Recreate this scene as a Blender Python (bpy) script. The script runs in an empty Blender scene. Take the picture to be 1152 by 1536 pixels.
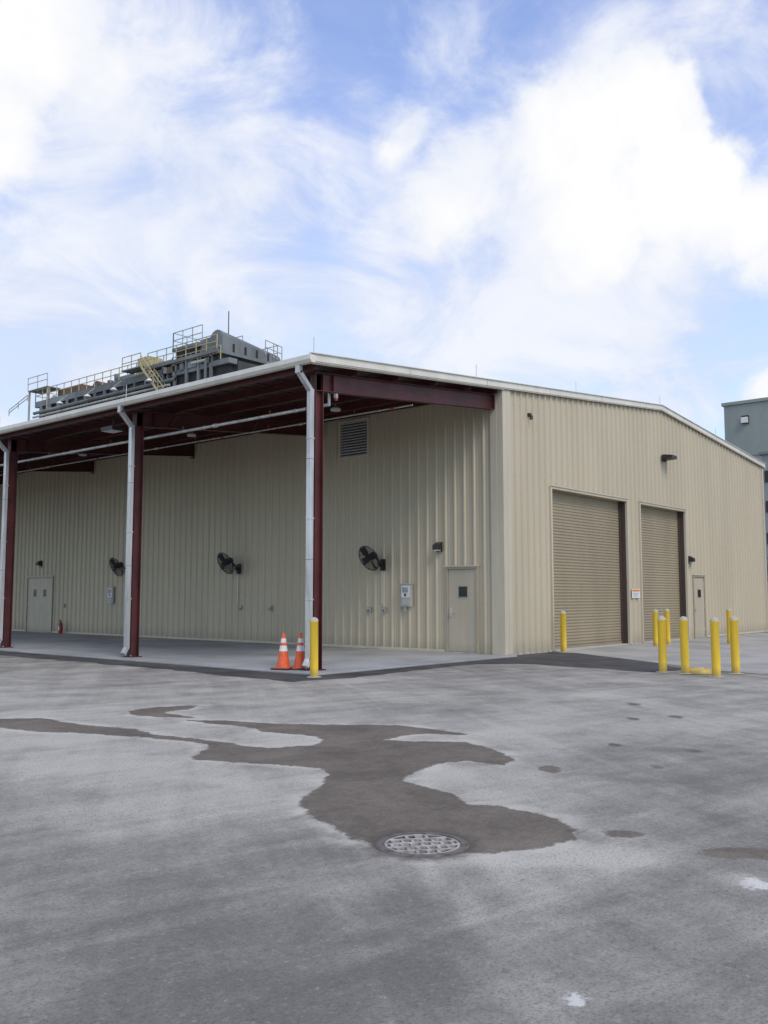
import bpy, math, random
import numpy as np
from mathutils import Vector, Matrix, noise
random.seed(7)
SC=bpy.context.scene
COL=SC.collection
# ---------------------------------------------------------------- materials
def newmat(name):
    m=bpy.data.materials.new(name); m.use_nodes=True
    nt=m.node_tree; b=nt.nodes['Principled BSDF']
    return m,nt,b
def N(nt,t,**kw):
    n=nt.nodes.new(t)
    for k,v in kw.items():
        if k in n.inputs: n.inputs[k].default_value=v
        else: setattr(n,k,v)
    return n
def mathn(nt,op,a,b=None,clamp=False):
    n=nt.nodes.new('ShaderNodeMath'); n.operation=op; n.use_clamp=clamp
    for i,v in enumerate([a,b]):
        if v is None: continue
        if isinstance(v,(int,float)): n.inputs[i].default_value=v
        else: nt.links.new(v,n.inputs[i])
    return n.outputs[0]
def mix(nt,f,a,b,blend='MIX'):
    n=nt.nodes.new('ShaderNodeMix'); n.data_type='RGBA'; n.blend_type=blend
    for i,v in ((0,f),(6,a),(7,b)):
        if isinstance(v,(int,float)): n.inputs[i].default_value=v
        elif isinstance(v,tuple): n.inputs[i].default_value=(v[0],v[1],v[2],1)
        else: nt.links.new(v,n.inputs[i])
    return n.outputs[2]
def mrange(nt,v,a,b,c=0.0,d=1.0,smooth=True):
    n=nt.nodes.new('ShaderNodeMapRange'); n.interpolation_type='SMOOTHSTEP' if smooth else 'LINEAR'
    nt.links.new(v,n.inputs[0])
    for i,x in enumerate((a,b,c,d)): n.inputs[i+1].default_value=x
    return n.outputs[0]
def noisen(nt,scale,detail=4,rough=.55,coord='Object',dist=0,stretch=None,rot=0):
    tc=nt.nodes.new('ShaderNodeTexCoord'); out=tc.outputs[coord]
    if rot:
        mr=nt.nodes.new('ShaderNodeMapping'); mr.inputs['Rotation'].default_value=(0,0,rot); nt.links.new(out,mr.inputs[0]); out=mr.outputs[0]
    if stretch:
        mp=nt.nodes.new('ShaderNodeMapping'); mp.inputs['Scale'].default_value=stretch
        nt.links.new(out,mp.inputs[0]); out=mp.outputs[0]
    n=N(nt,'ShaderNodeTexNoise',Scale=scale,Detail=detail,Roughness=rough,Distortion=dist)
    nt.links.new(out,n.inputs['Vector']); return n.outputs['Fac']
def simple(name,col,rough=.5,metal=0,var=.12,scale=3,streak=True,bump=0,dirt=None):
    m,nt,b=newmat(name)
    st=(1,1,.18) if streak else None
    f=noisen(nt,scale,4,.6,stretch=st)
    d=tuple(c*(1-var*1.6) for c in col); l=tuple(min(1,c*(1+var)) for c in col)
    c=mix(nt,mrange(nt,f,.3,.7),d,l)
    f2=noisen(nt,scale*9,2,.6)
    c=mix(nt,mathn(nt,'MULTIPLY',mrange(nt,f2,.45,.75),var),c,tuple(x*.6 for x in col))
    if dirt:
        g=nt.nodes.new('ShaderNodeNewGeometry'); s=nt.nodes.new('ShaderNodeSeparateXYZ'); nt.links.new(g.outputs['Position'],s.inputs[0])
        h=mathn(nt,'ADD',s.outputs[2],mathn(nt,'MULTIPLY',f,dirt[1]))
        c=mix(nt,mrange(nt,h,dirt[1]*.5+dirt[0],dirt[1]*.5,0,dirt[2]),c,(.16,.14,.115))
    nt.links.new(c,b.inputs['Base Color']); b.inputs['Metallic'].default_value=metal
    nt.links.new(mrange(nt,f2,.2,.8,max(0,rough-.08),min(1,rough+.1),False),b.inputs['Roughness'])
    if bump:
        bp=N(nt,'ShaderNodeBump',Strength=bump,Distance=.01); nt.links.new(f2,bp.inputs['Height']); nt.links.new(bp.outputs[0],b.inputs['Normal'])
    return m
M={}
M['siding']=simple('beige_siding',(.520,.455,.325),.45,0,.035,.7,True,0,(.5,.35,.3))
M['trim']=simple('beige_trim',(.55,.49,.37),.45,0,.05,2)
M['fascia']=simple('white_fascia',(.70,.67,.59),.4,0,.06,2)
M['door']=simple('door_paint',(.49,.43,.32),.4,0,.05,2,True,0,(.35,.3,.3))
M['doorframe']=simple('door_frame_paint',(.39,.34,.25),.4,0,.05,2)
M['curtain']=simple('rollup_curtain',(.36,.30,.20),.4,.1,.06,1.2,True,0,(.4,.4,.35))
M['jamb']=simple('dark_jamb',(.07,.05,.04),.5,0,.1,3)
M['maroon']=simple('maroon_primer',(.082,.018,.018),.5,0,.2,2,False)
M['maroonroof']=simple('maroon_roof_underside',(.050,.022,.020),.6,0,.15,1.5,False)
M['roof']=simple('galvalume_roof',(.55,.55,.53),.35,.4,.08,1)
M['galv']=simple('galvanized',(.58,.57,.55),.38,.45,.16,5,True)
M['rust']=simple('rust_coupling',(.35,.12,.04),.7,0,.2,20,False)
M['black']=simple('black_metal',(.018,.018,.018),.45,0,.1,8,False)
M['bronze']=simple('dark_bronze',(.035,.028,.024),.45,0,.1,8,False)
M['glass']=simple('dark_glass',(.01,.012,.016),.12,0,.1,4,False)
M['lens']=simple('lamp_lens',(.65,.66,.62),.2,0,.05,4,False)
M['yellow']=simple('yellow_paint',(.86,.58,.05),.45,0,.10,5,True,0,(.22,.15,.6))
M['cap']=simple('concrete_cap',(.45,.43,.37),.8,0,.1,12,False)
M['orange']=simple('cone_orange',(.78,.13,.04),.5,0,.12,9,False,0,(.15,.1,.4))
M['conewhite']=simple('reflective_white',(.74,.74,.71),.35,0,.08,9,False)
M['rubber']=simple('black_rubber',(.03,.028,.027),.8,0,.2,9,False)
M['red']=simple('red_paint',(.40,.02,.015),.35,0,.1,6,False)
M['greybox']=simple('grey_enclosure',(.45,.45,.42),.45,0,.06,6,False)
M['white']=simple('white_plastic',(.72,.72,.68),.4,0,.04,6,False)
M['signor']=simple('sign_orange',(.75,.25,.03),.4,0,.04,6,False)
M['slab']=simple('slab_concrete',(.33,.335,.325),.8,0,.16,.5,False,.1)
M['louver']=simple('louver_grey',(.36,.36,.35),.5,.2,.08,3,False)
M['plant']=simple('plant_grey_cladding',(.085,.09,.085),.7,0,.35,.25,True)
M['plantl']=simple('plant_light_steel',(.175,.19,.188),.6,0,.25,.3,True)
M['plantd']=simple('plant_dark_recess',(.035,.034,.033),.8,0,.2,.5,True)
M['plantb']=simple('plant_brown_tank',(.15,.10,.065),.8,0,.2,.5,True)
M['pyel']=simple('yellow_rail',(.48,.41,.22),.6,0,.1,2,False)
M['pwhite']=simple('pale_rail',(.42,.42,.35),.6,0,.1,2,False)
M['tower']=simple('grey_tower_concrete',(.27,.30,.275),.85,0,.14,.12,True)
M['bluegrey']=simple('bluegrey_cladding',(.25,.28,.28),.7,0,.1,.12,True)
M['contred']=simple('container_red',(.35,.05,.03),.6,0,.15,1,True)
M['dkasph']=simple('fresh_asphalt',(.062,.059,.056),.85,0,.3,1.2,False,.5)
M['steelgrate']=simple('cast_grate',(.37,.345,.31),.75,.0,.3,14,False,.3)
M['gratering']=simple('dirty_grate_ring',(.13,.115,.10),.8,.0,.3,14,False,.3)
M['pit']=simple('drain_pit',(.010,.009,.008),.9,0,.1,9,False)
M['greydark']=simple('grey_saw_cut',(.17,.165,.155),.9,0,.1,4,False)
def apron_mat():
    m,nt,b=newmat('apron_concrete')
    f=noisen(nt,.5,6,.6); f2=noisen(nt,30,3,.6)
    c=mix(nt,mrange(nt,f,.35,.68),(.30,.29,.26),(.43,.415,.37))
    c=mix(nt,mathn(nt,'MULTIPLY',f2,.25),c,(.18,.17,.155))
    nt.links.new(c,b.inputs['Base Color']); b.inputs['Roughness'].default_value=.9
    return m
M['apron']=apron_mat()
# ---------------------------------------------------------------- mesh builder
class MB:
    def __init__(s): s.v=[];s.f=[];s.m=[];s.mats=[];s.sm=[]
    def mi(s,mat):
        m=M[mat]
        if m not in s.mats: s.mats.append(m)
        return s.mats.index(m)
    def add(s,vs,fs,mat,mtx=None,smooth=False):
        o=len(s.v); k=s.mi(mat)
        for v in vs: s.v.append(tuple(mtx@Vector(v)) if mtx is not None else tuple(v))
        for f in fs: s.f.append(tuple(i+o for i in f)); s.m.append(k); s.sm.append(smooth)
    def box(s,x0,x1,y0,y1,z0,z1,mat,mtx=None):
        vs=[(x,y,z) for z in (z0,z1) for y in (y0,y1) for x in (x0,x1)]
        s.add(vs,[(0,2,3,1),(4,5,7,6),(0,1,5,4),(2,6,7,3),(0,4,6,2),(1,3,7,5)],mat,mtx)
    def beam(s,p0,p1,w,h,mat,up=(0,0,1)):
        p0=Vector(p0);p1=Vector(p1);d=(p1-p0).normalized();u=Vector(up)
        r=d.cross(u).normalized();u=r.cross(d)
        vs=[]
        for p in (p0,p1):
            for a,b in ((-1,-1),(1,-1),(1,1),(-1,1)): vs.append(p+r*a*w/2+u*b*h/2)
        s.add(vs,[(3,2,1,0),(4,5,6,7),(0,1,5,4),(1,2,6,5),(2,3,7,6),(3,0,4,7)],mat)
    def lathe(s,prof,mat,mtx=None,seg=20):
        vs=[];fs=[]
        n=len(prof)
        for i in range(seg):
            a=2*math.pi*i/seg
            for r,z in prof: vs.append((r*math.cos(a),r*math.sin(a),z))
        for i in range(seg):
            j=(i+1)%seg
            for k in range(n-1): fs.append((i*n+k,j*n+k,j*n+k+1,i*n+k+1))
        s.add(vs,fs,mat,mtx,True)
    def cyl(s,p0,p1,r,mat,seg=10,r1=None):
        p0=Vector(p0);p1=Vector(p1);d=p1-p0;L=d.length
        q=d.to_track_quat('Z','Y').to_matrix().to_4x4(); q.translation=p0
        r1=r if r1 is None else r1
        s.lathe([(0,0),(r,0),(r1,L),(0,L)],mat,q,seg)
    def torus(s,R,r,mat,mtx=None,seg=32,k=5):
        vs=[];fs=[]
        for i in range(seg):
            a=2*math.pi*i/seg
            for j in range(k):
                b=2*math.pi*j/k
                vs.append(((R+r*math.cos(b))*math.cos(a),(R+r*math.cos(b))*math.sin(a),r*math.sin(b)))
        for i in range(seg):
            for j in range(k):
                fs.append((i*k+j,((i+1)%seg)*k+j,((i+1)%seg)*k+(j+1)%k,i*k+(j+1)%k))
        s.add(vs,fs,mat,mtx,True)
    def obj(s,name,parent=None,loc=(0,0,0),rot=(0,0,0),bevel=0):
        me=bpy.data.meshes.new(name); me.from_pydata(s.v,[],s.f)
        for m in s.mats: me.materials.append(m)
        me.polygons.foreach_set('material_index',s.m); me.polygons.foreach_set('use_smooth',s.sm); me.update()
        try: me.set_sharp_from_angle(angle=math.radians(40))
        except Exception: pass
        o=bpy.data.objects.new(name,me); COL.objects.link(o); o.location=loc; o.rotation_euler=rot
        if parent: o.parent=parent
        if bevel:
            b=o.modifiers.new('bevel','BEVEL'); b.width=bevel; b.segments=2; b.limit_method='ANGLE'; b.angle_limit=math.radians(50)
        return o
def empty(name,loc=(0,0,0)):
    o=bpy.data.objects.new(name,None); COL.objects.link(o); o.location=loc; return o
# ---------------------------------------------------------------- camera
CX,CY,CZ=-19.476,-12.596,1.5
cam=bpy.data.cameras.new('camera'); co=bpy.data.objects.new('camera',cam); COL.objects.link(co); SC.camera=co
co.location=(CX,CY,CZ); co.rotation_euler=(math.radians(95.18),0,math.radians(-49.7))
cam.sensor_fit='VERTICAL'; cam.sensor_height=36; cam.lens=1380/1536*36; cam.clip_start=.05; cam.clip_end=6000
# survey frame used for ground marks: (range, offset) from the yard's survey point
def sv(D,L): return (CX+.7627*D+.6468*L, CY+.6468*D-.7627*L)
# ---------------------------------------------------------------- ground
main=[(-14.04,-1.44),(-13.45,-1.94),(-13.43,-2.95),(-13.22,-3.62),(-13.37,-4.21),(-13.22,-4.75),(-13.22,-5.29),(-13.17,-5.73),(-12.75,-5.96),(-12.43,-5.82),(-12.31,-5.53),(-12.44,-4.93),(-12.31,-4.45),(-12.44,-3.78),(-12.40,-3.47),(-12.12,-3.88),(-11.91,-4.58),(-11.34,-5.33),(-11.09,-5.72),(-11.09,-6.21),(-11.16,-6.82),(-11.42,-6.37),(-11.71,-6.24),(-12.04,-6.28),(-11.82,-6.68),(-11.58,-7.02),(-11.79,-7.48),(-12.15,-7.96),(-12.44,-8.02),(-12.46,-7.64),(-12.77,-7.53),(-13.32,-7.64)]
main+=[sv(*p) for p in [(7.67,.17),(7.36,.33),(7.12,.57),(6.79,.62),(6.72,.87),(6.37,1.19),(6.03,1.24),(5.79,1.16),(5.60,.84),(5.54,.64),(5.53,.44),(5.47,.25),(5.57,.02),(5.85,-.19),(6.19,-.38),(6.68,-.59),(7.05,-.60),(7.67,-.46),(8.17,-.51),(8.36,-1.04),(8.52,-1.49),(8.6,-1.76),(9.02,-1.77),(9.33,-1.71),(9.63,-1.95),(9.99,-2.67),(10.2,-3.23),(10.32,-3.79),(10.85,-4.75)]]
second=[sv(*p) for p in [(12.2,-3.35),(12.64,-3.03),(12.8,-2.52),(12.35,-2.57),(12.05,-2.89),(11.44,-2.25),(11.56,-2.77),(11.73,-3.14)]]
spots=[(8.13,1.44,.15,.09),(5.97,1.53,.08,.12),(5.53,2.12,.13,.30),(9.06,3.0,.10,.07),(9.45,2.32,.11,.06),(11.6,3.62,.15,.08),(11.4,3.04,.12,.07),(12.9,3.46,.2,.09),(8.25,2.41,.07,.045)]
pale=[(8.25,-2.5,.5,1.2,.7),(7.67,-.98,.4,.6,.7),(6.9,-1.2,.4,.8,.4),(9.65,-1.02,.5,.3,.9),(11.6,-3.9,1,2,.5),(7.8,.50,.3,.22,1.0),(7.3,.9,.4,.4,.8),(5.36,.87,.07,.5,1.1),(5.53,1.25,.10,.2,1.1),(5.05,.25,.25,.05,.6),(4.6,.42,.3,.06,.5),(5.0,1.93,.12,.12,.9),(14,0,5,15,.45),(10.2,.6,.6,1.2,.4),(9,-4,1,1.5,.4),(6.2,-1.6,.5,.8,.2),(4.6,.6,.9,.25,.3),
 (4.9,-1.3,.45,.6,-.45),(3.8,-.5,.35,.8,-.3),(4.2,1.5,.35,.35,-.3),(5.6,-.9,.25,.4,-.25),(9.3,3.2,1.0,1.0,-.25),(12.8,1.2,.5,3,-.2),(6.6,2.2,.5,.4,-.15),(3.4,1,.3,.5,-.2)]
paint=[(3.58,.72,.075,.055),(4.95,1.95,.13,.10),(4.35,.93,.04,.03),(4.2,1.3,.03,.03)]
def axis(lo,hi,st,ext):
    a=list(np.arange(lo,hi+1e-6,st)); s=st; x=hi; up=[]
    while x<ext: s*=1.25; x+=s; up.append(x)
    s=st; x=lo; dn=[]
    while x>-ext: s*=1.25; x-=s; dn.append(x)
    return np.array(dn[::-1]+a+up)
gx=axis(-17.5,-6.5,.05,3000); gy=axis(-12.5,1,.055,3000)
X,Y=np.meshgrid(gx,gy); P=np.stack([X.ravel(),Y.ravel()],1)
def sdf(P,poly):
    poly=np.array(poly); n=len(poly); d=np.full(len(P),1e9); ins=np.zeros(len(P),bool)
    for i in range(n):
        a=poly[i];b=poly[(i+1)%n]; e=b-a; w=P-a
        t=np.clip((w@e)/(e@e),0,1); d=np.minimum(d,np.hypot(*(w-t[:,None]*e).T))
        c=((a[1]>P[:,1])!=(b[1]>P[:,1]))
        with np.errstate(divide='ignore',invalid='ignore'):
            xx=(b[0]-a[0])*(P[:,1]-a[1])/(b[1]-a[1] if b[1]!=a[1] else 1e-9)+a[0]
        ins^=c&(P[:,0]<xx)
    return np.where(ins,d,-d)
Dg=.7627*(P[:,0]-CX)+.6468*(P[:,1]-CY); Lg=.6468*(P[:,0]-CX)-.7627*(P[:,1]-CY)
msd=np.maximum(sdf(P,main),sdf(P,second)); wet=msd.copy()
for D,L,a,b in spots:
    q=1-np.sqrt(((Dg-D)/a)**2+((Lg-L)/b)**2); wet=np.maximum(wet,q*min(a,b))
wet=np.clip(wet,-1,1)
pl=np.zeros(len(P))
for D,L,a,b,k in pale: pl+=k*np.exp(-.5*(((Dg-D)/a)**2+((Lg-L)/b)**2))
pt=np.full(len(P),-1.)
for D,L,a,b in paint: pt=np.maximum(pt,1-np.sqrt(((Dg-D)/a)**2+((Lg-L)/b)**2))
dr=np.hypot(P[:,0]+14.96,P[:,1]+9.07)
nx,ny=len(gx),len(gy)
me=bpy.data.meshes.new('ground')
fs=[(j*nx+i,j*nx+i+1,(j+1)*nx+i+1,(j+1)*nx+i) for j in range(ny-1) for i in range(nx-1)]
DC=(-14.96,-9.07); DR=.235
fs=[f for f in fs if not all(dr[k]<DR-.01 for k in f)]
me.from_pydata([(p[0],p[1],0) for p in P],[],fs)
for n,arr in (('wet',wet),('rim',np.clip(msd,-1,1)),('pale',pl),('paint',pt),('drain',np.clip(dr,0,3))):
    at=me.attributes.new(n,'FLOAT','POINT'); at.data.foreach_set('value',arr.astype(np.float32))
g=bpy.data.objects.new('ground',me); COL.objects.link(g)
def ground_mat():
    m,nt,b=newmat('weathered_asphalt')
    def attr(n):
        a=nt.nodes.new('ShaderNodeAttribute'); a.attribute_name=n; return a.outputs['Fac']
    big=noisen(nt,.35,4,.6,dist=.8); mid=noisen(nt,1.6,8,.68,dist=.4); fine=noisen(nt,14,4,.75); agg=noisen(nt,62,2,.8); agg2=noisen(nt,28,3,.8)
    stk=noisen(nt,.9,6,.68,dist=.7,stretch=(.22,2.2,1),rot=.25)
    stk2=noisen(nt,.8,6,.68,dist=.5,stretch=(.25,2.4,1),rot=-.95)
    pl=attr('pale')
    t=mathn(nt,'ADD',mathn(nt,'MULTIPLY',pl,.42),.33)
    for s_,k in ((big,1.0),(mid,.85),(stk,.75),(stk2,.6),(fine,.32)):
        t=mathn(nt,'ADD',t,mathn(nt,'MULTIPLY',mathn(nt,'SUBTRACT',s_,.5),k))
    c=mix(nt,mrange(nt,t,-.05,.98,0,1,True),(.155,.148,.130),(.475,.450,.385))
    c=mix(nt,mathn(nt,'MULTIPLY',mrange(nt,agg,.48,.66),.45),c,(.085,.078,.070))
    c=mix(nt,mathn(nt,'MULTIPLY',mrange(nt,agg2,.57,.71),.32),c,(.46,.44,.39))
    c=mix(nt,mathn(nt,'MULTIPLY',mrange(nt,agg2,.44,.30),.5),c,(.09,.083,.075))
    sp=noisen(nt,7,7,.8)
    c=mix(nt,mathn(nt,'MULTIPLY',mrange(nt,sp,.36,.29),.7),c,(.08,.070,.06))
    fl=noisen(nt,3.3,8,.75,dist=1.)
    c=mix(nt,mathn(nt,'MULTIPLY',mrange(nt,fl,.65,.73),.4),c,(.56,.535,.475))
    en=mathn(nt,'MULTIPLY',mathn(nt,'SUBTRACT',noisen(nt,3.5,9,.74,dist=.3),.5),.30)
    w=mathn(nt,'ADD',attr('wet'),en); wr=mathn(nt,'ADD',attr('rim'),en)
    rim=mathn(nt,'MULTIPLY',mrange(nt,wr,-.22,-.02),mrange(nt,wr,.03,0))
    rim=mathn(nt,'MULTIPLY',rim,mrange(nt,mid,.38,.60,0,.65))
    c=mix(nt,rim,c,(.54,.51,.44))
    wf=mrange(nt,w,-.015,.015)
    wc=mix(nt,mrange(nt,mathn(nt,'ADD',mid,mathn(nt,'MULTIPLY',fine,.5)),.5,1.0),(.095,.077,.058),(.205,.172,.130))
    wc=mix(nt,mathn(nt,'MULTIPLY',mrange(nt,agg,.4,.65),.4),wc,(.07,.06,.048))
    wc=mix(nt,mathn(nt,'MULTIPLY',mrange(nt,agg2,.58,.70),.25),wc,(.30,.26,.21))
    wc=mix(nt,mathn(nt,'MULTIPLY',mrange(nt,stk,.52,.64),.4),wc,(.075,.062,.049))
    c=mix(nt,mathn(nt,'MULTIPLY',wf,.95),c,wc)
    dd=mathn(nt,'ADD',attr('drain'),mathn(nt,'MULTIPLY',mathn(nt,'SUBTRACT',fine,.5),.16))
    c=mix(nt,mrange(nt,dd,.42,.27,0,.75),c,(.07,.058,.046))
    pp=mathn(nt,'ADD',attr('paint'),mathn(nt,'MULTIPLY',mathn(nt,'SUBTRACT',fine,.5),3.0))
    c=mix(nt,mathn(nt,'MULTIPLY',mathn(nt,'MULTIPLY',mrange(nt,pp,.0,.6),mrange(nt,attr('paint'),-.4,.2)),.75),c,(.66,.65,.61))
    nt.links.new(c,b.inputs['Base Color'])
    nt.links.new(mrange(nt,wf,0,1,.95,.72,False),b.inputs['Roughness'])
    b.inputs['Specular IOR Level'].default_value=.3
    h=mathn(nt,'ADD',agg,mathn(nt,'MULTIPLY',fine,1.5))
    bp=N(nt,'ShaderNodeBump',Strength=.6,Distance=.008); nt.links.new(h,bp.inputs['Height']); nt.links.new(bp.outputs[0],b.inputs['Normal'])
    return m
me.materials.append(ground_mat())
# drain
mb=MB()
mb.lathe([(0,-.35),(DR+.04,-.35),(DR+.04,-.002)],'pit',None,40)
mb.lathe([(DR+.05,.001),(DR+.045,.005),(DR,.006),(DR-.002,-.03)],'gratering',None,40)
mb.lathe([(DR-.004,-.03),(DR-.005,.003),(DR-.020,.004),(DR-.021,-.03)],'steelgrate',None,40)
Rr=DR-.018; PY=.084; PX=.062
for k in range(-3,4):
    y=(k-.5)*PY; h=.013
    if Rr**2-y*y<=0: continue
    L=math.sqrt(Rr**2-y*y); mb.box(-L,L,y-h,y+h,-.03,.0035,'steelgrate')
for k in range(-5,6):
    for r in range(-3,3):
        y0=(r-.5)*PY+.013; y1=(r+.5)*PY-.013; xo=k*PX+(.02 if r%2 else 0)
        Lm_=Rr**2-max(y0*y0,y1*y1)
        if Lm_>0 and abs(xo)<math.sqrt(Lm_): mb.box(xo-.0095,xo+.0095,y0,y1,-.03,.003,'steelgrate')
mb.obj('storm_drain_grate',None,(DC[0],DC[1],0),(0,0,math.radians(-49.7+10)))
def sheet(name,poly,z,mat,jit=.05,step=.35):
    pts=[]
    n=len(poly)
    for i in range(n):
        a=Vector(poly[i]+(0,));b=Vector(poly[(i+1)%n]+(0,)); k=max(1,int((b-a).length/step))
        for q in range(k):
            p=a.lerp(b,q/k); j=jit*(noise.noise(p*1.7)*1.6+noise.noise(p*.5)*1.5+noise.noise(p*6)*.5)
            nrm=(b-a).normalized(); p=p+Vector((-nrm.y,nrm.x,0))*j; pts.append((p.x,p.y,z))
    me=bpy.data.meshes.new(name); me.from_pydata(pts,[],[tuple(range(len(pts)))]); me.materials.append(M[mat])
    o=bpy.data.objects.new(name,me); COL.objects.link(o); return o
sheet('asphalt_strip',[(-7.9,46),(-7.95,12),(-7.9,3),(-8.15,-.9),(-6.9,-1.15),(-4.5,-.95),(-2.6,-1.0),(-1.9,-1.9),(-2.1,-4.2),(-2.2,-4.9),(-1.0,-5.1),(.3,-3.9),(2.3,-.9),(2.3,.05),(-.0,.4),(-6,.4),(-6.6,1),(-6.6,46)],.004,'dkasph',.10,.12)
sheet('concrete_apron',[(2.2,.1),(2.2,-.8),(.2,-3.9),(-.9,-5.2),(-1.3,-6.6),(1.2,-7.6),(8,-8),(19,-8.2),(19,.1)],.008,'apron',.03)
sheet('asphalt_road',[(19.3,-9),(60,-9),(60,6),(21,6),(19.9,0)],.012,'dkasph',.05)
mb=MB()
mb.box(-7.0,0.02,-.35,37.2,-.1,.035,'slab')
s=mb.obj('canopy_slab',None,bevel=.01)
mb=MB()
for k in range(1,6): mb.box(-6.98,0,k*6.1+.2-.006,k*6.1+.2+.006,.02,.0365,'greydark')
mb.obj('slab_joints',s)
# ---------------------------------------------------------------- building
B=empty('metal_warehouse')
RX=9.56; WX=19.7; YL=37.0
def zr(x): return 6.85+.0965*x if x<=RX else 6.85+.0965*RX-(x-RX)*.083
def profile(s0,s1,pitch=.305):
    key=[(0,0),(.060,0),(.075,.008),(.088,.008),(.103,0),(.150,0),(.165,.008),(.178,.008),(.193,0),(.212,0),(.240,.048),(.277,.048),(.305,0)]
    out=[]
    def off(s):
        t=s%pitch
        for (a,o1),(b,o2) in zip(key,key[1:]):
            if a<=t<=b: return o1+(o2-o1)*(t-a)/(b-a)
        return 0
    out.append((s0,off(s0)))
    k=math.floor(s0/pitch)
    while k*pitch<s1:
        for t,o in key[:-1]:
            s=k*pitch+t
            if s0+1e-4<s<s1-1e-4: out.append((s,o))
        k+=1
    out.append((s1,off(s1))); return out
def siding(mb,plane,s0,s1,zb,zt,mat='siding'):
    pr=profile(s0,s1); vs=[]
    for s,o in pr:
        z1=zt(s) if callable(zt) else zt
        if plane=='G': vs+= [(s,-o,zb),(s,-o,z1)]
        else: vs+=[(-o,s,zb),(-o,s,z1)]
    fs=[(2*i,2*i+2,2*i+3,2*i+1) if plane=='G' else (2*i,2*i+1,2*i+3,2*i+2) for i in range(len(pr)-1)]
    mb.add(vs,fs,mat)
def screws(mb,plane,s0,s1,zs):
    k=math.ceil((s0-.2)/.305)
    while k*.305+.2<s1:
        for z in zs:
            s=k*.305+.2
            if plane=='G': mb.box(s-.009,s+.009,-.012,0,z-.009,z+.009,'greybox')
            else: mb.box(-.012,0,s-.009,s+.009,z-.009,z+.009,'greybox')
        k+=1
D1=(2.35,6.9); D2=(7.86,11.42); DH=4.38; MD=(11.92,12.98); MH=2.2
mb=MB(); zg=lambda s: zr(s)-.05
segs=[(0.12,D1[0],.04),(D1[0],D1[1],DH),(D1[1],D2[0],.04),(D2[0],RX,DH),(RX,D2[1],DH),(D2[1],MD[0],.04),(MD[0],MD[1],MH),(MD[1],WX-.1,.04)]
for a,b,z in segs:
    siding(mb,'G',a,b,z,zg); screws(mb,'G',a+.1,b-.1,[q for q in (.15,2.3,4.55,6.4) if q>z+.05 and q<zr(a)-.3])
mb.obj('gable_siding',B)
mb=MB()
LD=(.75,1.75); DD=(21.1,23.1); LV=(4.49,5.56,5.47,6.5)
zl=6.83
for a,b,z in [(.12,LD[0],.04),(LD[0],LD[1],2.24),(LD[1],LV[0],.04),(LV[1],DD[0],.04),(DD[0],DD[1],2.26),(DD[1],YL,.04)]:
    siding(mb,'L',a,b,z,zl); screws(mb,'L',a+.1,b-.1,[q for q in (.15,2.35,4.55) if q>z+.05])
siding(mb,'L',LV[0],LV[1],.04,LV[2]); siding(mb,'L',LV[0],LV[1],LV[3],zl)
mb.obj('canopy_side_siding',B)
mb=MB()
mb.add([(WX,0,0),(WX,YL,0),(WX,YL,zr(WX)-.05),(WX,0,zr(WX)-.05)],[(0,1,2,3)],'siding')
mb.add([(0,YL,0),(0,YL,zr(0)-.05),(RX,YL,zr(RX)-.05),(WX,YL,zr(WX)-.05),(WX,YL,0)],[(0,1,2,3,4)],'siding')
mb.box(-.015,WX,-.02,0.2,0,.04,'cap')
mb.obj('rear_walls',B)
mb=MB()
mb.box(-.055,.13,-.055,.13,.03,zr(0)-.06,'trim')
mb.box(WX-.12,WX+.04,-.055,.13,0,zr(WX)-.07,'trim')
mb.box(-.06,-.047,.13,.33,.03,zl-.2,'trim')
mb.box(.13,.30,-.06,-.047,.03,zr(0)-.06,'trim')
for a,b in (D1,D2):
    mb.box(a-.07,a,-.06,.02,.03,DH+.07,'trim'); mb.box(b,b+.07,-.06,.02,.03,DH+.07,'trim')
    mb.box(a,b,-.058,.02,DH,DH+.07,'trim')
    mb.box(a-.09,b+.09,-.085,-.061,DH+.07,DH+.10,'trim')
mb.box(-.062,-.046,1.8,21.05,.035,.10,'trim'); mb.box(-.062,-.046,23.15,YL,.035,.10,'trim')
mb.box(MD[1]+.08,WX,-.062,-.046,.02,.09,'trim')
mb.obj('corner_and_opening_trim',B,bevel=.004)
mb=MB()
for a,b in (D1,D2):
    yb=.22
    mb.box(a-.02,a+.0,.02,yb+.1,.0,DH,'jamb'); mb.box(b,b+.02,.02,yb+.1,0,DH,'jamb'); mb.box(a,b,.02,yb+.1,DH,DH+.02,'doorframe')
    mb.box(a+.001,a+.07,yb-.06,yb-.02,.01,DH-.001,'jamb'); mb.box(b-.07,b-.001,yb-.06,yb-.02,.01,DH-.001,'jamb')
    pts=[];p=.085;z=.10
    while z<DH:
        for t,o in ((0,0),(.022,.0),(.036,-.017),(.062,-.017),(.078,0)): pts.append((z+t,yb+o))
        z+=p
    vs=[]
    for z,y in pts: vs+=[(a,y,z),(b,y,z)]
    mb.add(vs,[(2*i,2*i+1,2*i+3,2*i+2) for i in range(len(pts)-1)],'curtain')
    mb.box(a+.03,b-.03,yb-.03,yb+.02,.035,.115,'curtain'); mb.box(a+.03,b-.03,yb-.02,yb+.01,.01,.034,'rubber')
mb.obj('rollup_doors',B)
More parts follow.
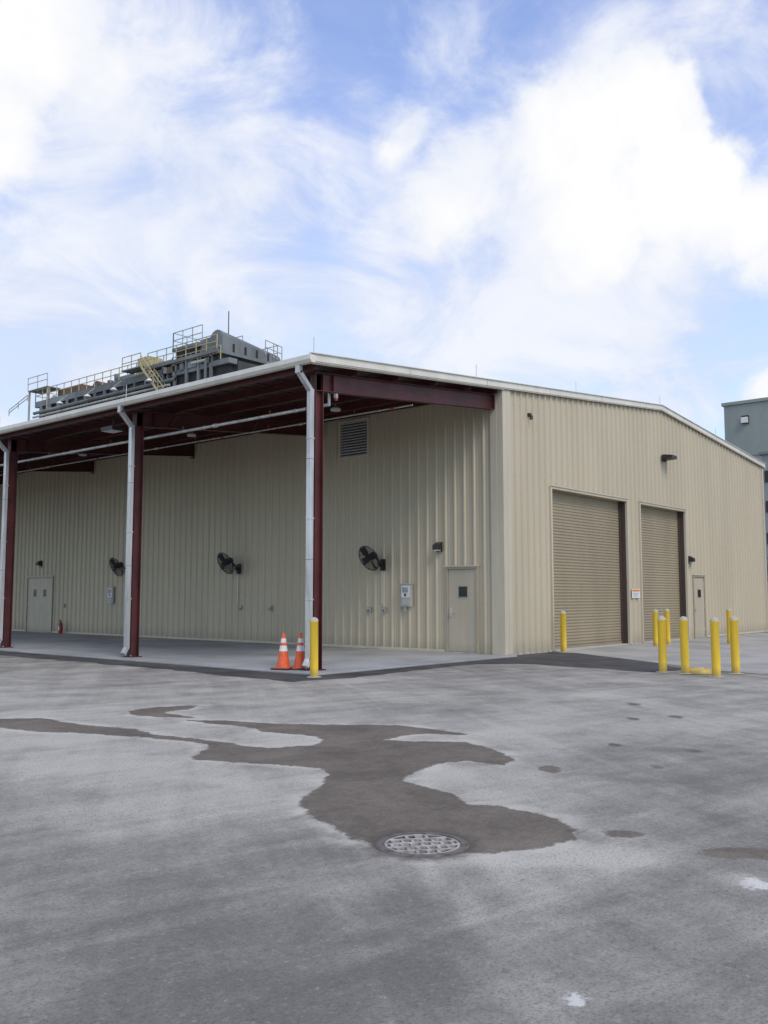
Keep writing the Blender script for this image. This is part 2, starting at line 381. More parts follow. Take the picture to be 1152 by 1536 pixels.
def pdoor(mb,mtx,w,h,kind):
    mb.box(-w/2,-w/2+.055,-.07,.06,0,h,'doorframe',mtx); mb.box(w/2-.055,w/2,-.07,.06,0,h,'doorframe',mtx)
    mb.box(-w/2+.055,w/2-.055,-.07,.06,h-.06,h,'doorframe',mtx)
    mb.box(-w/2-.05,w/2+.05,-.095,-.071,h,h+.035,'trim',mtx)
    mb.box(-w/2+.055,w/2-.055,-.07,.06,0,.02,'galv',mtx)
    mb.box(-w/2+.055,w/2-.055,.021,.03,.02,h-.06,'pit',mtx)
    leaves=[(-w/2+.062,w/2-.062)] if kind=='single' else [(-w/2+.062,-.004),(.004,w/2-.062)]
    for i,(a,b) in enumerate(leaves):
        mb.box(a,b,-.032,.02,.028,h-.068,'door',mtx)
        c=(a+b)/2+(.03 if kind=='single' else (.06 if i==0 else -.06)*1.5)
        ww=.13 if kind=='single' else .09
        mb.box(c-ww-.025,c+ww+.025,-.042,-.033,1.40,1.72,'doorframe',mtx)
        mb.box(c-ww,c+ww,-.047,-.041,1.43,1.69,'glass',mtx)
        hx=(a+.07) if (kind=='single' or i==1) else (b-.07)
        mb.box(hx-.03,hx+.03,-.045,-.031,.90,1.15,'galv',mtx)
        mb.beam(tuple(mtx@Vector((hx,-.08,1.0))),tuple(mtx@Vector((hx+.13*(1 if (kind=='single' or i==1) else -1),-.08,1.0))),.02,.02,'galv')
        mb.box(hx-.012,hx+.012,-.09,-.04,.99,1.01,'galv',mtx)
        for zz in (.25,1.05,1.85):
            hh=b if (kind=='single' or i==1) else a
            mb.box(hh-.008,hh+.008,-.045,-.03,zz,zz+.11,'galv',mtx)
Lm=lambda y,x=0:Matrix.Translation((x,y,.035))@Matrix.Rotation(math.radians(-90),4,'Z')
mb=MB()
pdoor(mb,Lm(1.25),1.0,2.2,'single'); pdoor(mb,Lm(22.1),2.0,2.22,'double')
pdoor(mb,Matrix.Translation((12.45,0,.01)),1.06,2.19,'single')
mb.obj('personnel_doors',B,bevel=.003)
mb=MB()
y0,y1,z0,z1=LV
mb.box(-.07,.05,y0-.05,y0+.01,z0-.05,z1+.05,'trim');mb.box(-.07,.05,y1-.01,y1+.05,z0-.05,z1+.05,'trim')
mb.box(-.069,.05,y0+.01,y1-.01,z0-.05,z0+.01,'trim');mb.box(-.069,.05,y0+.01,y1-.01,z1-.01,z1+.05,'trim')
z=z0+.03
while z<z1-.03:
    mb.add([(-.05,y0,z),(-.05,y1,z),(.03,y1,z+.065),(.03,y0,z+.065)],[(0,1,2,3)],'louver'); mb.box(-.053,-.047,y0+.01,y1-.01,z-.016,z+.016,'greybox'); z+=.08
mb.box(.05,.06,y0,y1,z0,z1,'pit')
mb.obj('wall_louver',B)
mb=MB()
EX=-6.87
def roofslab(xa,xb,y0,y1,t,mat_top,mat_bot,dz=0):
    za,zb_=zr(xa)+dz,zr(xb)+dz
    mb.add([(xa,y0,za),(xb,y0,zb_),(xb,y1,zb_),(xa,y1,za)],[(0,1,2,3)],mat_top)
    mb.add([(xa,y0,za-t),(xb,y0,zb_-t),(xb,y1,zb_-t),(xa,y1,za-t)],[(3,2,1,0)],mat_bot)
roofslab(EX,RX,-.08,YL+.1,.04,'roof','maroonroof'); roofslab(RX,WX+.12,-.08,YL+.1,.04,'roof','maroonroof')
y=.3
while y<YL:
    mb.beam((EX,y,zr(EX)+.02),(RX,y,zr(RX)+.02),.04,.05,'roof'); mb.beam((RX,y,zr(RX)+.02),(WX+.1,y,zr(WX)+.02),.04,.05,'roof')
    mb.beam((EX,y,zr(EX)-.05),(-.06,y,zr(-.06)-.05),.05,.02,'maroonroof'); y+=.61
mb.obj('roof_sheets',B)
mb=MB()
def rake(xa,xb):
    mb.beam((xa,-.10,zr(xa)-.035),(xb,-.10,zr(xb)-.035),.035,.15,'fascia')
    mb.beam((xa,-.11,zr(xa)+.045),(xb,-.11,zr(xb)+.045),.08,.018,'fascia')
    mb.beam((xa,-.095,zr(xa)-.125),(xb,-.095,zr(xb)-.125),.02,.03,'trim')
rake(EX-.1,RX); rake(RX,WX+.15)
x=EX+3
while x<WX:
    mb.box(x-.01,x+.01,-.122,-.117,zr(x)-.10,zr(x)+.03,'greybox'); x+=3.05
mb.beam((EX,-.055,zr(EX)-.09),(0,-.055,zr(0)-.09),.04,.14,'fascia')
gz=zr(EX)
prof=[(0,.0),(0,-.15),(-.10,-.15),(-.145,-.09),(-.145,.0),(-.13,.0)]
for a,b in zip(prof,prof[1:]):
    mb.add([(EX+a[0],-.14,gz+a[1]),(EX+b[0],-.14,gz+b[1]),(EX+b[0],YL,gz+b[1]),(EX+a[0],YL,gz+a[1])],[(0,1,2,3)],'fascia')
mb.add([(EX+p[0],-.14,gz+p[1]) for p in prof[:5]],[(0,1,2,3,4)],'fascia')
y=3.0
while y<YL: mb.box(EX-.148,EX-.1,y,y+.012,gz-.12,gz+.002,'greybox'); y+=3.05
mb.box(WX+.1,WX+.2,-.1,YL,zr(WX+.15)-.16,zr(WX+.15)-.01,'fascia')
mb.obj('rake_trim_and_gutter',B)
def ibeam(mb,p0,p1,w,d,mat,side):
    mb.beam(p0,p1,.012,d-.024,mat); q=Vector((0,0,1))
    for sg in (-1,1):
        a=Vector(p0)+q*sg*(d/2-.006);b=Vector(p1)+q*sg*(d/2-.006); mb.beam(a,b,w,.012,mat)
mb=MB(); FY=[.25+6.1*i for i in range(7)]
FX=-6.42
for i,y in enumerate(FY):
    for sx in (-1,1): mb.box(FX+sx*.105-.008,FX+sx*.105+.008,y-.08,y+.08,.035,zr(FX)-.26,'maroon')
    mb.box(FX-.097,FX+.097,y-.006,y+.006,.036,zr(FX)-.28,'maroon')
    mb.box(FX-.16,FX+.16,y-.14,y+.14,.035,.06,'maroon')
    for a in(-1,1):
        for c in (-1,1): mb.cyl((FX+a*.13,y+c*.11,.06),(FX+a*.13,y+c*.11,.09),.014,'galv',6)
    dz=-.25-.19
    ibeam(mb,(FX-.12,y,zr(FX-.12)+dz),(-.05,y,zr(-.05)+dz),.16,.38,'maroon',0)
    for xs in (-6.0,-.06): mb.box(xs-.006,xs+.006,y-.075,y+.075,zr(xs)+dz-.18,zr(xs)+dz+.17,'maroon')
    mb.box(-.045,-.03,y-.1,y+.1,zr(0)-.72,zr(0)-.2,'maroon')
for xs in (-6.72,-5.5,-4.15,-2.8,-1.45,-.25):
    z=zr(xs)-.045
    mb.box(xs-.004,xs+.004,-.03,YL,z-.2,z-.022,'maroon'); mb.box(xs-.06,xs-.004,-.03,YL,z-.028,z-.023,'maroon'); mb.box(xs+.004,xs+.06,-.03,YL,z-.2,z-.195,'maroon')
for y in FY:
    for xs in (-5.5,-2.8):
        for sg in (-1,1):
            if y<1 and sg<0: continue
            mb.beam((xs,y,zr(xs)-.6),(xs,y+sg*.45,zr(xs)-.2),.03,.03,'maroon')
mb.obj('canopy_steel_frame',B)
mb=MB()
for i,y in enumerate(FY):
    gzb=gz-.15
    mb.box(EX-.115,EX-.015,y-.055,y+.055,gzb-.16,gzb,'galv')
    mb.beam((EX-.065,y,gzb-.12),(-6.60,y,gzb-.46),.11,.09,'galv')
    mb.box(-6.65,-6.55,y-.057,y+.057,.24,gzb-.42,'galv')
    mb.beam((-6.60,y,.27),(-6.69,y,.12),.114,.095,'galv')
    for z in (1.4,3.0,4.6): mb.box(-6.657,-6.53,y-.064,y+.064,z,z+.035,'galv')
    for z in (2.2,4.2): mb.box(-6.654,-6.546,y-.061,y+.061,z,z+.012,'greydark')
mb.obj('downspouts',B,bevel=.006)
mb=MB()
def pipe(x,z,r,y0,y1):
    mb.cyl((x,y0,z),(x,y1,z),r,'galv',10)
    y=y0+.6;k=0
    while y<y1:
        mb.cyl((x,y-.06,z),(x,y+.06,z),r+.014,'rust' if k%2==0 else 'galv',10)
        mb.beam((x,y+.4,z),(x,y+.4,zr(x)-.2),.018,.018,'galv'); mb.torus(r+.008,.006,'galv',Matrix.Translation((x,y+.4,z))@Matrix.Rotation(math.pi/2,4,'X'),12,4)
        mb.cyl((x,y+1.2,z),(x,y+1.2,z+.12),.012,'rust',6)
        y+=3.05;k+=1
pipe(-5.95,5.42,.035,.35,YL-.5); pipe(-3.2,5.85,.02,.35,YL-.5)
mb.cyl((-5.95,.36,5.42),(-5.95,.36,5.85),.03,'galv'); mb.cyl((-5.95,.4,5.8),(-3.2,.4,5.95),.02,'galv')
mb.obj('sprinkler_pipes',B)
mb=MB()
def sconce(mb,mtx):
    mb.box(-.10,.10,-.05,-.03,-.02,.24,'bronze',mtx)
    mb.add([(-.1,-.05,.24),(.1,-.05,.24),(.1,-.2,.16),(-.1,-.2,.16),(-.1,-.05,.04),(.1,-.05,.04),(.1,-.2,.04),(-.1,-.2,.04)],[(0,1,2,3),(3,2,6,7),(0,3,7,4),(1,5,6,2),(4,7,6,5)],'bronze',mtx)
    mb.box(-.07,.07,-.18,-.06,.0,.039,'lens',mtx)
R90=Matrix.Rotation(math.radians(-90),4,'Z')
sconce(mb,Matrix.Translation((0,1.98,2.66))@R90); sconce(mb,Matrix.Translation((0,22.1,2.66))@R90); sconce(mb,Matrix.Translation((11.7,0,2.62)))
mt=Matrix.Translation((9.75,0,6.02))
mb.box(-.12,.12,-.10,-.03,-.08,.14,'bronze',mt)
mb.add([(-.2,-.1,.14),(.2,-.1,.14),(.2,-.42,.10),(-.2,-.42,.10),(-.2,-.1,-.03),(.2,-.1,-.03),(.2,-.42,-.01),(-.2,-.42,-.01)],[(0,1,2,3),(3,2,6,7),(0,3,7,4),(1,5,6,2),(4,7,6,5)],'bronze',mt)
mt=Matrix.Translation((1.2,0,6.22)); mb.box(-.05,.05,-.12,-.03,-.04,.05,'bronze',mt); mb.cyl((1.2,-.13,6.2),(1.2,-.13,6.1),.045,'bronze',10)
mb.obj('wall_lights',B)
mb=MB()
for y in (4.0,10.1,16.2,22.3,28.4):
    x=-1.9; z=zr(x)-.27
    mb.lathe([(0,.0),(.14,0),(.14,.05),(.08,.1),(0,.1)],'white',Matrix.Translation((x,y,z)),16); mb.cyl((x,y,z+.1),(x,y,z+.25),.015,'galv',6)
mb.obj('canopy_ceiling_lights',B)
mb=MB()
mb.box(-6.6,-6.25,7.2,7.7,5.62,5.72,'bronze'); mb.cyl((-6.4,7.45,5.72),(-6.4,7.45,6.0),.02,'bronze',6); mb.box(-6.58,-6.27,7.24,7.66,5.612,5.62,'lens')
mb.obj('flood_light',B)
mb=MB()
mb.box(-6.02,-5.98,.09,.14,5.46,5.51,'red'); mb.box(-6.03,-5.97,.09,.15,5.51,5.60,'louver')
mb.obj('fire_alarm_horn',B)
mb=MB()
for x,y in ((EX+.05,-.05),(-1.2,-.05),(3.8,-.05),(RX,-.05),(14.5,-.05),(EX+.05,6.3),(EX+.05,12.5)):
    mb.cyl((x,y,zr(x)),(x,y,zr(x)+.38),.008,'galv',5); mb.box(x-.05,x+.05,y-.03,y+.03,zr(x),zr(x)+.04,'galv')
mb.obj('lightning_rods',B)
# ---------------------------------------------------------------- wall equipment
def fan(loc):
    mb=MB(); R_=.37
    n=Vector((-.86,.12,-.46)).normalized(); q=n.to_track_quat('Z','Y').to_matrix().to_4x4()
    q.translation=Vector((-.52,.10,.13))
    for z,Rs in ((.0,(.37,)),(.09,(.08,.15,.22,.29,.35)),(-.09,(.10,.17,.24,.31,.36))):
        for r in Rs: mb.torus(r,.005 if z else .012,'black',q@Matrix.Translation((0,0,z*(1-(r/.42)**3))),36,4)
    for i in range(30):
        a=2*math.pi*i/30; c,s_=math.cos(a),math.sin(a)
        for sg in (1,-1):
            pts=[(.07,.09),(.2,.088),(.31,.06),(.37,0)]
            for (r0,z0),(r1,z1) in zip(pts,pts[1:]): mb.beam(tuple(q@Vector((r0*c,r0*s_,sg*z0))),tuple(q@Vector((r1*c,r1*s_,sg*z1))),.005,.005,'black')
    for i in range(4):
        a=i*math.pi/2+.4; rot=q@Matrix.Rotation(a,4,'Z')
        mb.add([(.06,-.05,-.03),(.2,-.10,-.035),(.33,-.12,-.03),(.34,.08,.03),(.2,.09,.035),(.06,.04,.02)],[(0,1,4,5),(1,2,3,4)],'black',rot,True)
    mb.lathe([(0,.1),(.07,.1),(.08,.06),(.07,.02),(.05,0)],'black',q,16)
    mb.lathe([(.05,0),(.09,-.06),(.09,-.24),(.05,-.28),(0,-.28)],'black',q,16)
    e=q@Vector((0,0,-.2))
    mb.beam(tuple(e),(-.12,0,-.02),.05,.05,'black'); mb.beam((-.16,0,-.03),(-.03,0,-.06),.06,.06,'black')
    mb.box(-.06,-.045,-.09,.09,-.2,.12,'black')
    mb.beam((-.06,0,-.17),(e.x*.6,e.y*.6,.0),.025,.025,'black')
    mb.cyl((-.055,.03,-.2),(-.055,.03,-1.1),.010,'galv',6)
    return mb.obj('wall_fan',None,loc)
for y in (3.92,9.95,15.95,27.9): fan((0,y,2.38))
def phone(y,z=1.5):
    mb=MB()
    mb.box(-.13,-.045,-.17,.17,-.30,.30,'greybox'); mb.box(-.145,-.131,-.14,.14,-.06,.26,'white')
    mb.box(-.152,-.146,-.10,.10,.08,.22,'louver'); mb.box(-.16,-.146,-.03,.03,-.02,.05,'bronze'); mb.box(-.15,-.131,-.11,.11,-.26,-.10,'greybox')
    mb.box(-.15,-.045,-.19,.19,.30,.325,'greybox'); mb.cyl((-.07,.05,-.30),(-.07,.05,-.42),.02,'galv',8)
    mb.beam((-.16,-.12,-.2),(-.16,-.12,.2),.03,.03,'white')
    mb.obj('wall_phone_box',None,(0,y,z),bevel=.008)
phone(3.05);phone(17.0)
def outlet(y,z):
    mb=MB(); mb.box(-.09,-.045,-.055,.055,-.07,.07,'louver'); mb.box(-.10,-.09,-.045,.045,-.05,.055,'greybox'); mb.cyl((-.06,0,.07),(-.06,0,.13),.012,'galv',6)
    mb.box(-.115,-.10,-.03,.03,-.03,.0,'bronze')
    mb.obj('outlet_box',None,(0,y,z),bevel=.004)
for y in (4.4,3.85,9.8,8.45,15.6,20.2): outlet(y,1.1)
mb=MB(); mb.lathe([(0,0),(.075,.0),(.08,.02),(.08,.34),(.06,.40),(.025,.43),(.025,.46),(0,.46)],'red',None,16)
mb.box(-.02,.02,-.03,.05,.46,.50,'black'); mb.beam((0,0,.50),(0,.11,.54),.02,.012,'black'); mb.cyl((0,-.03,.47),(0,-.10,.3),.01,'black',6); mb.cyl((0,-.10,.3),(0,-.10,.14),.012,'black',6)
mb.box(-.0815,-.075,-.04,.04,.12,.28,'white')
mb.obj('fire_extinguisher',None,(-.25,20.1,.035))
mb=MB(); mb.box(-.28,.28,-.062,-.047,-.14,.14,'white'); mb.box(-.26,.26,-.065,-.062,.06,.12,'signor')
for k in range(3): mb.box(-.2,.2-.05*k,-.065,-.062,-.0-.045*k,.018-.045*k,'louver')
mb.obj('warning_sign',None,(7.36,0,1.56))
# ---------------------------------------------------------------- bollards, cones
def bollard(x,y,h=1.07,r=.078,z0=0):
    mb=MB()
    mb.lathe([(r+.001,0),(r+.001,.03),(r,.03),(r,h-.06),(r+.004,h-.055),(r+.004,h-.04)],'yellow',None,24)
    mb.lathe([(r+.004,h-.04),(r*.9,h-.005),(r*.6,h+.02),(0,h+.032)],'cap',None,24)
    mb.lathe([(r+.06,.009),(r+.05,.014),(r+.0005,.018)],'cap',None,20)
    mb.obj('bollard',None,(x,y,z0),(math.radians(random.uniform(-.5,.5)),math.radians(random.uniform(-.5,.5)),0))
for x,y in ((-7.27,-.56),(2.3,-.35),(-2.1,-5.0),(-2.15,-5.47),(-2.5,-6.2),(-1.5,-6.2),(6.5,-1.05),(7.7,-.9),(9.3,-2.2)): bollard(x,y)
mb=MB(); mb.lathe([(.30,.0),(.30,.03),(.27,.07),(.12,.085),(.10,.10),(0,.105)],'yellow',None,28)
mb.box(-.04,.04,-.16,.16,.07,.095,'yellow')
mb.obj('manhole_cover',None,(-1.85,-5.62,.008))
def cone(x,y,a):
    mb=MB(); h=.72
    mb.box(-.19,.19,-.19,.19,.0,.03,'rubber'); mb.box(-.175,.175,-.175,.175,.03,.042,'orange')
    rr=lambda z:.135-(z-.04)*(.135-.028)/(h-.04)
    def ring(z0,z1,mat,e=0): mb.lathe([(rr(z0)+e,z0),(rr(z1)+e,z1)],mat,None,24)
    ring(.04,.36,'orange'); ring(.36,.47,'conewhite',.002); ring(.47,.53,'orange'); ring(.53,.61,'conewhite',.002); ring(.61,h,'orange')
    mb.lathe([(rr(h),h),(rr(h)-.006,h+.004),(rr(h)-.01,h-.05)],'orange',None,24)
    mb.obj('traffic_cone',None,(x,y,.036),(0,0,a))
cone(-6.66,.90,.4);cone(-6.42,.66,.9)
# ---------------------------------------------------------------- background plant
PL=empty('industrial_plant')
mb=MB()
mb.box(25,40,47,68,0,19.6,'plant'); mb.box(25.5,40,40,47,0,19.2,'plant')
mb.box(24.7,25,47,68.3,19.2,19.75,'plantl'); mb.box(24.75,25,47,68,17.6,18.1,'plantl')
for k in range(14): mb.box(24.6,24.9,47.5+k*1.5,47.7+k*1.5,14,19.2,'plantl')
for k in range(7): mb.box(24.8,25,48.0+k*2.9,49.6+k*2.9,18.15,19.1,'plantd')
mb.box(24.6,25.4,40,47,18.9,19.3,'plantl'); mb.box(24.8,25.5,40,47,17.2,17.8,'plantl'); mb.box(24.9,25.5,40.3,46.6,17.8,18.9,'plantd')
mb.box(25,31,41.6,47.5,19.2,20.4,'plant'); mb.box(24.4,31,41.2,50,19.9,20.15,'plantl')
mb.add([(25.2,41.5,20.2),(31.2,41.5,20.2),(31.2,41.5,20.6),(25.2,41.5,21.5),(25.2,44.2,20.2),(31.2,44.2,20.2),(31.2,44.2,20.6),(25.2,44.2,21.5)],[(0,1,2,3),(7,6,5,4),(3,2,6,7),(0,3,7,4),(1,5,6,2)],'plantl')
mb.cyl((25.4,42.6,21.35),(31.6,42.6,20.5),.75,'plantl',16)
for k in range(4): mb.box(26.2+k*1.2,26.35+k*1.2,41.42,41.5,20.2,20.9,'plantd')
mb.box(25,30,44.2,47,20.4,21.0,'plantd'); mb.box(24.8,30,44.0,47.3,21.0,21.25,'plantl')
for k in range(5): mb.box(24.5,24.7,42+k*1.5,42.2+k*1.5,16,19.9,'plantl')
mb.cyl((26,60,20.0),(30,60,20.0),.8,'plantb',12); mb.box(26,29,62.5,66.5,19.6,20.9,'plantb'); mb.box(25.2,26.6,51,52.6,19.6,21.4,'pyel')
mb.box(26,28.5,54.5,57,19.6,20.6,'plantl'); mb.cyl((27,58.3,19.6),(27,58.3,21.3),.25,'plantl',10); mb.cyl((27.5,49.3,20),(27.5,49.3,21.6),.3,'plantl',10)
mb.cyl((24.5,46.5,18.6),(24.5,68,18.6),.16,'plantl',8); mb.cyl((24.4,47,18.2),(24.4,68,18.2),.1,'pwhite',8)
mb.cyl((27,43,21),(27,43,24.0),.05,'plantl',5)
# ducts, pipe bends, junction boxes and valves along the deck
rr_=random.Random(3)
for k in range(26):
    y=41.5+rr_.random()*26; x=25.3+rr_.random()*1.5; z=19.6 if y>47.5 else 19.3; hgt=.3+rr_.random()*.9
    t=rr_.random()
    if 41<y<48: x=24.5; z=19.2; hgt=.5
    if t<.4: mb.box(x,x+.4+rr_.random()*.8,y,y+.3+rr_.random(),z,z+hgt,rr_.choice(['plantl','plantd','plant','plantb']))
    elif t<.7: mb.cyl((x,y,z),(x,y,z+hgt),.12+rr_.random()*.15,rr_.choice(['plantl','pwhite','plantb']),10)
    else: mb.cyl((x,y,z+.3),(x,y+1+rr_.random()*2,z+.3),.12,rr_.choice(['plantl','pwhite']),8); mb.cyl((x,y,z-1.2),(x,y,z+.3),.12,'plantl',8)
mb.obj('plant_structure',PL)
mb=MB()
def rail(p0,p1,mat,h=1.1,n=None):
    p0=Vector(p0);p1=Vector(p1);L=(p1-p0).length;n=n or max(2,int(L/1.2))
    for t in (h,h*.52): mb.beam(p0+Vector((0,0,t)),p1+Vector((0,0,t)),.055,.055,mat)
    for i in range(n+1):
        q=p0.lerp(p1,i/n); mb.beam(q,q+Vector((0,0,h)),.055,.055,mat,(1,0,0))
rail((24.7,47,19.75),(24.7,68.2,19.75),'pyel'); rail((24.7,68.2,19.75),(30,68.2,19.75),'pyel'); rail((28,48,19.9),(28,66,19.9),'pwhite')
rail((24.6,66,21),(24.6,69.5,21),'pwhite',1.2); rail((24.6,69.5,20),(24.6,73,19),'pwhite',.6,2); mb.box(24.6,26,66,69.5,20.9,21,'plantl')
for y in (66.1,69.4): mb.box(24.65,24.8,y-.07,y+.07,17,20.9,'pwhite')
rail((24.6,41,19.3),(24.6,47,19.3),'pyel'); rail((24.4,41.2,20.15),(24.4,50,20.15),'pyel')
rail((24.9,43.6,21.25),(24.9,47.3,21.25),'pwhite',1.3); rail((24.9,47.3,21.25),(29,47.3,21.25),'pwhite',1.3); rail((29,43.6,21.25),(29,47.3,21.25),'pwhite',1.3)
rail((31,41.6,20.5),(31,44,20.5),'pwhite',1.3); rail((29.5,41.4,20.7),(31.3,41.4,20.5),'pwhite',1.2)
for dx in (24.0,24.45):
    mb.beam((dx,50.4,20.2),(dx,47.2,17.0),.06,.18,'pyel'); mb.beam((dx,50.4,21.1),(dx,47.2,17.9),.05,.05,'pyel')
    for k in range(6): mb.beam((dx,50.4-.6*k,20.2-.6*k),(dx,50.4-.6*k,21.1-.6*k),.04,.04,'pyel',(1,0,0))
for k in range(13): mb.box(24.0,24.45,50.3-k*.25,50.5-k*.25,20.15-k*.25,20.2-k*.25,'plantl')
rail((24.0,50.4,20.2),(24.0,53,20.2),'pyel'); mb.box(23.9,25,50.4,53,20.1,20.2,'plantl')
for y in (49,54,58,62.5):
    mb.beam((24.6,y,19.6),(23.9,y,19.0),.05,.05,'pwhite'); mb.lathe([(0,.25),(.1,.22),(.35,0),(0,0)],'white',Matrix.Translation((23.9,y,18.7)),12)
mb.obj('plant_rails_and_stairs',PL)
T=empty('concrete_tower')
mb=MB()
mb.box(71,88,2,19.9,0,20.2,'tower'); mb.box(70.85,88,1.8,20.1,20.2,20.5,'tower')
for yy in (18.2,): mb.box(70.9,71,yy-.7,yy,18.2,19.0,'plantd'); mb.box(70.6,70.9,yy-.65,yy-.05,18.25,18.8,'white')
for z in (15,11.5,8): mb.box(70.95,71,2.5,19.5,z,z+.08,'plantl')
mb.obj('tower_body',T)
A=empty('processing_building')
mb=MB()
mb.box(55,68,-45,11.3,0,12.6,'bluegrey'); mb.box(54.8,68,-45,11.5,12.6,12.8,'plantl')
for z in (3,5.5,8,10.4):
    mb.box(54.93,55,-45,11.1,z,z+.9,'plantd')
    for k in range(22): mb.box(54.9,54.94,-44+k*2.5,-43.8+k*2.5,z,z+.9,'plantl')
mb.box(52,55,-45,10.6,4.3,4.5,'bluegrey')
mb.obj('processing_body',A)
mb=MB(); mb.box(0,12,0,2.4,0.15,2.6,'contred')
for k in range(40): mb.box(.15+k*.3,.28+k*.3,-.03,0,.25,2.5,'contred')
mb.box(-.03,0,.1,1.18,.25,2.5,'contred');mb.box(-.03,0,1.22,2.3,.25,2.5,'contred')
for yy in (.4,.9,1.5,2.0): mb.cyl((-.06,yy,.25),(-.06,yy,2.5),.02,'galv',6)
mb.obj('shipping_container',None,(47,6.6,0))
# ---------------------------------------------------------------- world
W=bpy.data.worlds.new('World'); SC.world=W; W.use_nodes=True; nt=W.node_tree; nt.nodes.clear()
out=nt.nodes.new('ShaderNodeOutputWorld'); bg=nt.nodes.new('ShaderNodeBackground'); bg.inputs[1].default_value=.1
nt.links.new(bg.outputs[0],out.inputs[0])
sunv=Vector((-.28,-.80,.95)).normalized()
sky=nt.nodes.new('ShaderNodeTexSky'); sky.sky_type='NISHITA'; sky.sun_disc=False
sky.sun_elevation=math.asin(sunv.z); sky.sun_rotation=math.atan2(sunv.x,sunv.y); sky.dust_density=.6; sky.air_density=1.0
tc=nt.nodes.new('ShaderNodeTexCoord'); V=tc.outputs['Generated']
def wn(scale,detail,rough,dist=0,sc=None,loc=(0,0,0),src=None):
    mp=nt.nodes.new('ShaderNodeMapping'); mp.inputs['Location'].default_value=loc
    if sc: mp.inputs['Scale'].default_value=sc
    nt.links.new(src or V,mp.inputs[0])
    n=N(nt,'ShaderNodeTexNoise',Scale=scale,Detail=detail,Roughness=rough,Distortion=dist); nt.links.new(mp.outputs[0],n.inputs['Vector']); return n
dn=wn(7,6,.62); sub=nt.nodes.new('ShaderNodeVectorMath'); sub.operation='SUBTRACT'; nt.links.new(dn.outputs['Color'],sub.inputs[0]); sub.inputs[1].default_value=(.5,.5,.5)
scl=nt.nodes.new('ShaderNodeVectorMath'); scl.operation='SCALE'; nt.links.new(sub.outputs[0],scl.inputs[0]); scl.inputs['Scale'].default_value=.12
ad=nt.nodes.new('ShaderNodeVectorMath'); ad.operation='ADD'; nt.links.new(V,ad.inputs[0]); nt.links.new(scl.outputs[0],ad.inputs[1]); VD=ad.outputs[0]
HEAD=math.radians(90-49.7)
def cdir(az,el):
    a=HEAD-math.radians(az); e=math.radians(el); return (math.cos(e)*math.cos(a),math.cos(e)*math.sin(a),math.sin(e))
def blobs(lst):
    acc=None
    for az,el,r,k in lst:
        d=nt.nodes.new('ShaderNodeVectorMath'); d.operation='DISTANCE'; nt.links.new(VD,d.inputs[0]); d.inputs[1].default_value=cdir(az,el)
        v=mrange(nt,d.outputs['Value'],r,r*.15,0,k,True)
        acc=v if acc is None else mathn(nt,'MAXIMUM',acc,v)
    return acc
cum=blobs([(11.5,26.0,.115,1),(16.6,26.9,.085,.9),(5.6,24.6,.085,.65),(17.9,23.8,.10,.95),(12.6,22.0,.115,.9),(21.5,21.2,.08,.6),(17.5,19.6,.085,.5),(15.9,16.0,.06,.4),(23.5,18.5,.08,.6),(24,10.4,.07,.7),
 (-23,31,.14,1),(-19,28.9,.10,.7),(-24.5,27,.11,.8),(-12.6,24.4,.10,.4),(-16.6,26.3,.09,.4),(.8,28.4,.05,.34),(-45,25,.3,.9),(48,22,.35,.9),(120,30,.6,.9),(-120,30,.6,.9)])
f1=wn(9,10,.60,.2).outputs['Fac']
dens=mathn(nt,'ADD',cum,mathn(nt,'MULTIPLY',mathn(nt,'SUBTRACT',f1,.5),1.5))
cm=mrange(nt,dens,.14,.60)
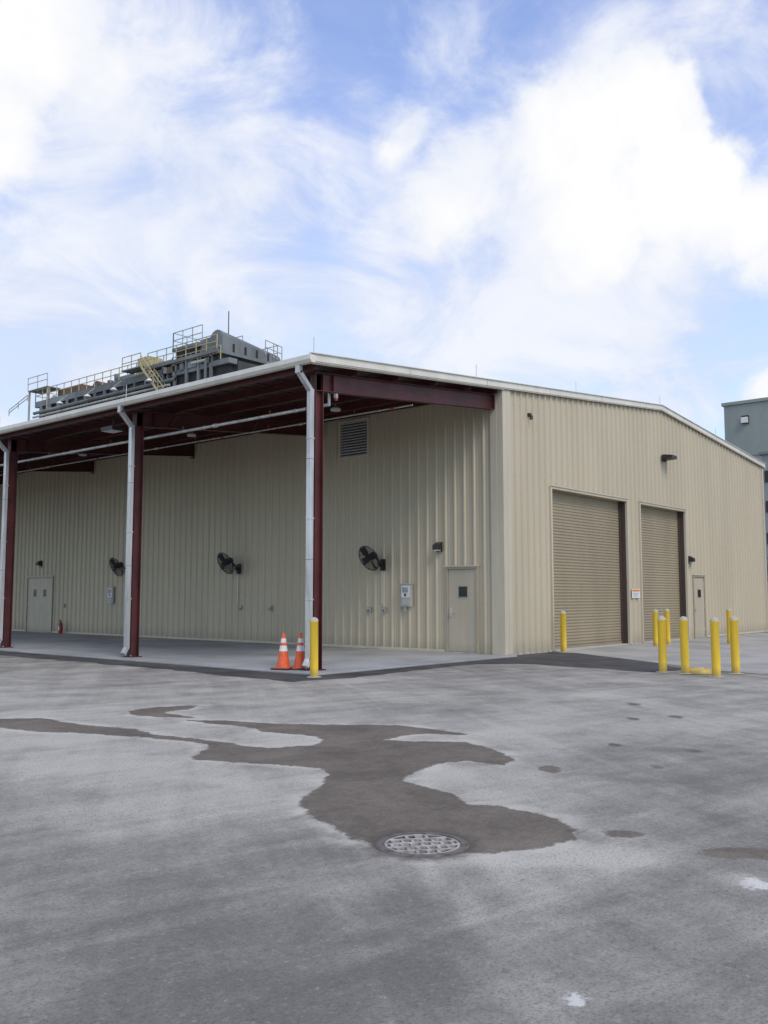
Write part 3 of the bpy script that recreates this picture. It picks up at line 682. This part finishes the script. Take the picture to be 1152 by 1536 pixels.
# broad soft sheets joining the heads
soft=blobs([(13,21.5,.27,1.0),(18,15,.20,.85),(3,19,.24,.85),(-15,24,.26,.95),(-3,26.5,.13,.4),(-21,15,.24,.9),(-8,17,.2,.6),(4,31.5,.07,.5),(22,30,.10,.45),(9,15,.16,.6)])
f2=wn(5.5,10,.62,.6,(1,1,1.8),(7.1,2.7,.9)).outputs['Fac']
sm=mrange(nt,mathn(nt,'ADD',soft,mathn(nt,'MULTIPLY',mathn(nt,'SUBTRACT',f2,.5),2.3)),-.05,.95,0,.92)
hz=wn(2.6,6,.55,.5,(1,1,1.9),(3.1,1.7,.4)).outputs['Fac']
veil=mrange(nt,hz,.30,.72,.12,.8)
sp=nt.nodes.new('ShaderNodeSeparateXYZ'); nt.links.new(V,sp.inputs[0])
gain=mix(nt,1.0,sky.outputs[0],(2.5,2.4,2.75),'MULTIPLY')
low=mix(nt,mrange(nt,sp.outputs[2],.02,.46),(5.6,8.4,9.8),gain)
gain=mix(nt,.85,gain,low)
veilc=mix(nt,mrange(nt,sp.outputs[2],.15,.45),(6.8,8.4,9.8),(5.0,5.9,9.0))
c=mix(nt,veil,gain,veilc)
sheetc=mix(nt,mrange(nt,f2,.35,.68),(6.7,7.5,9.5),(9.2,9.4,10.0))
c=mix(nt,sm,c,sheetc)
f3=wn(6,7,.6,0,None,(1,5,2)).outputs['Fac']
cc=mix(nt,mrange(nt,mathn(nt,'ADD',mathn(nt,'MULTIPLY',dens,.55),mathn(nt,'MULTIPLY',f3,1.1)),.55,1.15),(8.4,8.8,9.7),(10.3,10.2,10.1))
c=mix(nt,cm,c,cc)
nt.links.new(c,bg.inputs[0])
try: W.cycles.sampling_method='MANUAL'; W.cycles.sample_map_resolution=512
except Exception: pass
sl=bpy.data.lights.new('sun','SUN'); sl.energy=1.7; sl.angle=math.radians(25); sl.color=(1,.93,.83)
so=bpy.data.objects.new('sun',sl); COL.objects.link(so); so.rotation_euler=sunv.to_track_quat('Z','Y').to_euler()
SC.view_settings.view_transform='Standard'; SC.view_settings.look='None'; SC.view_settings.exposure=0; SC.view_settings.gamma=1
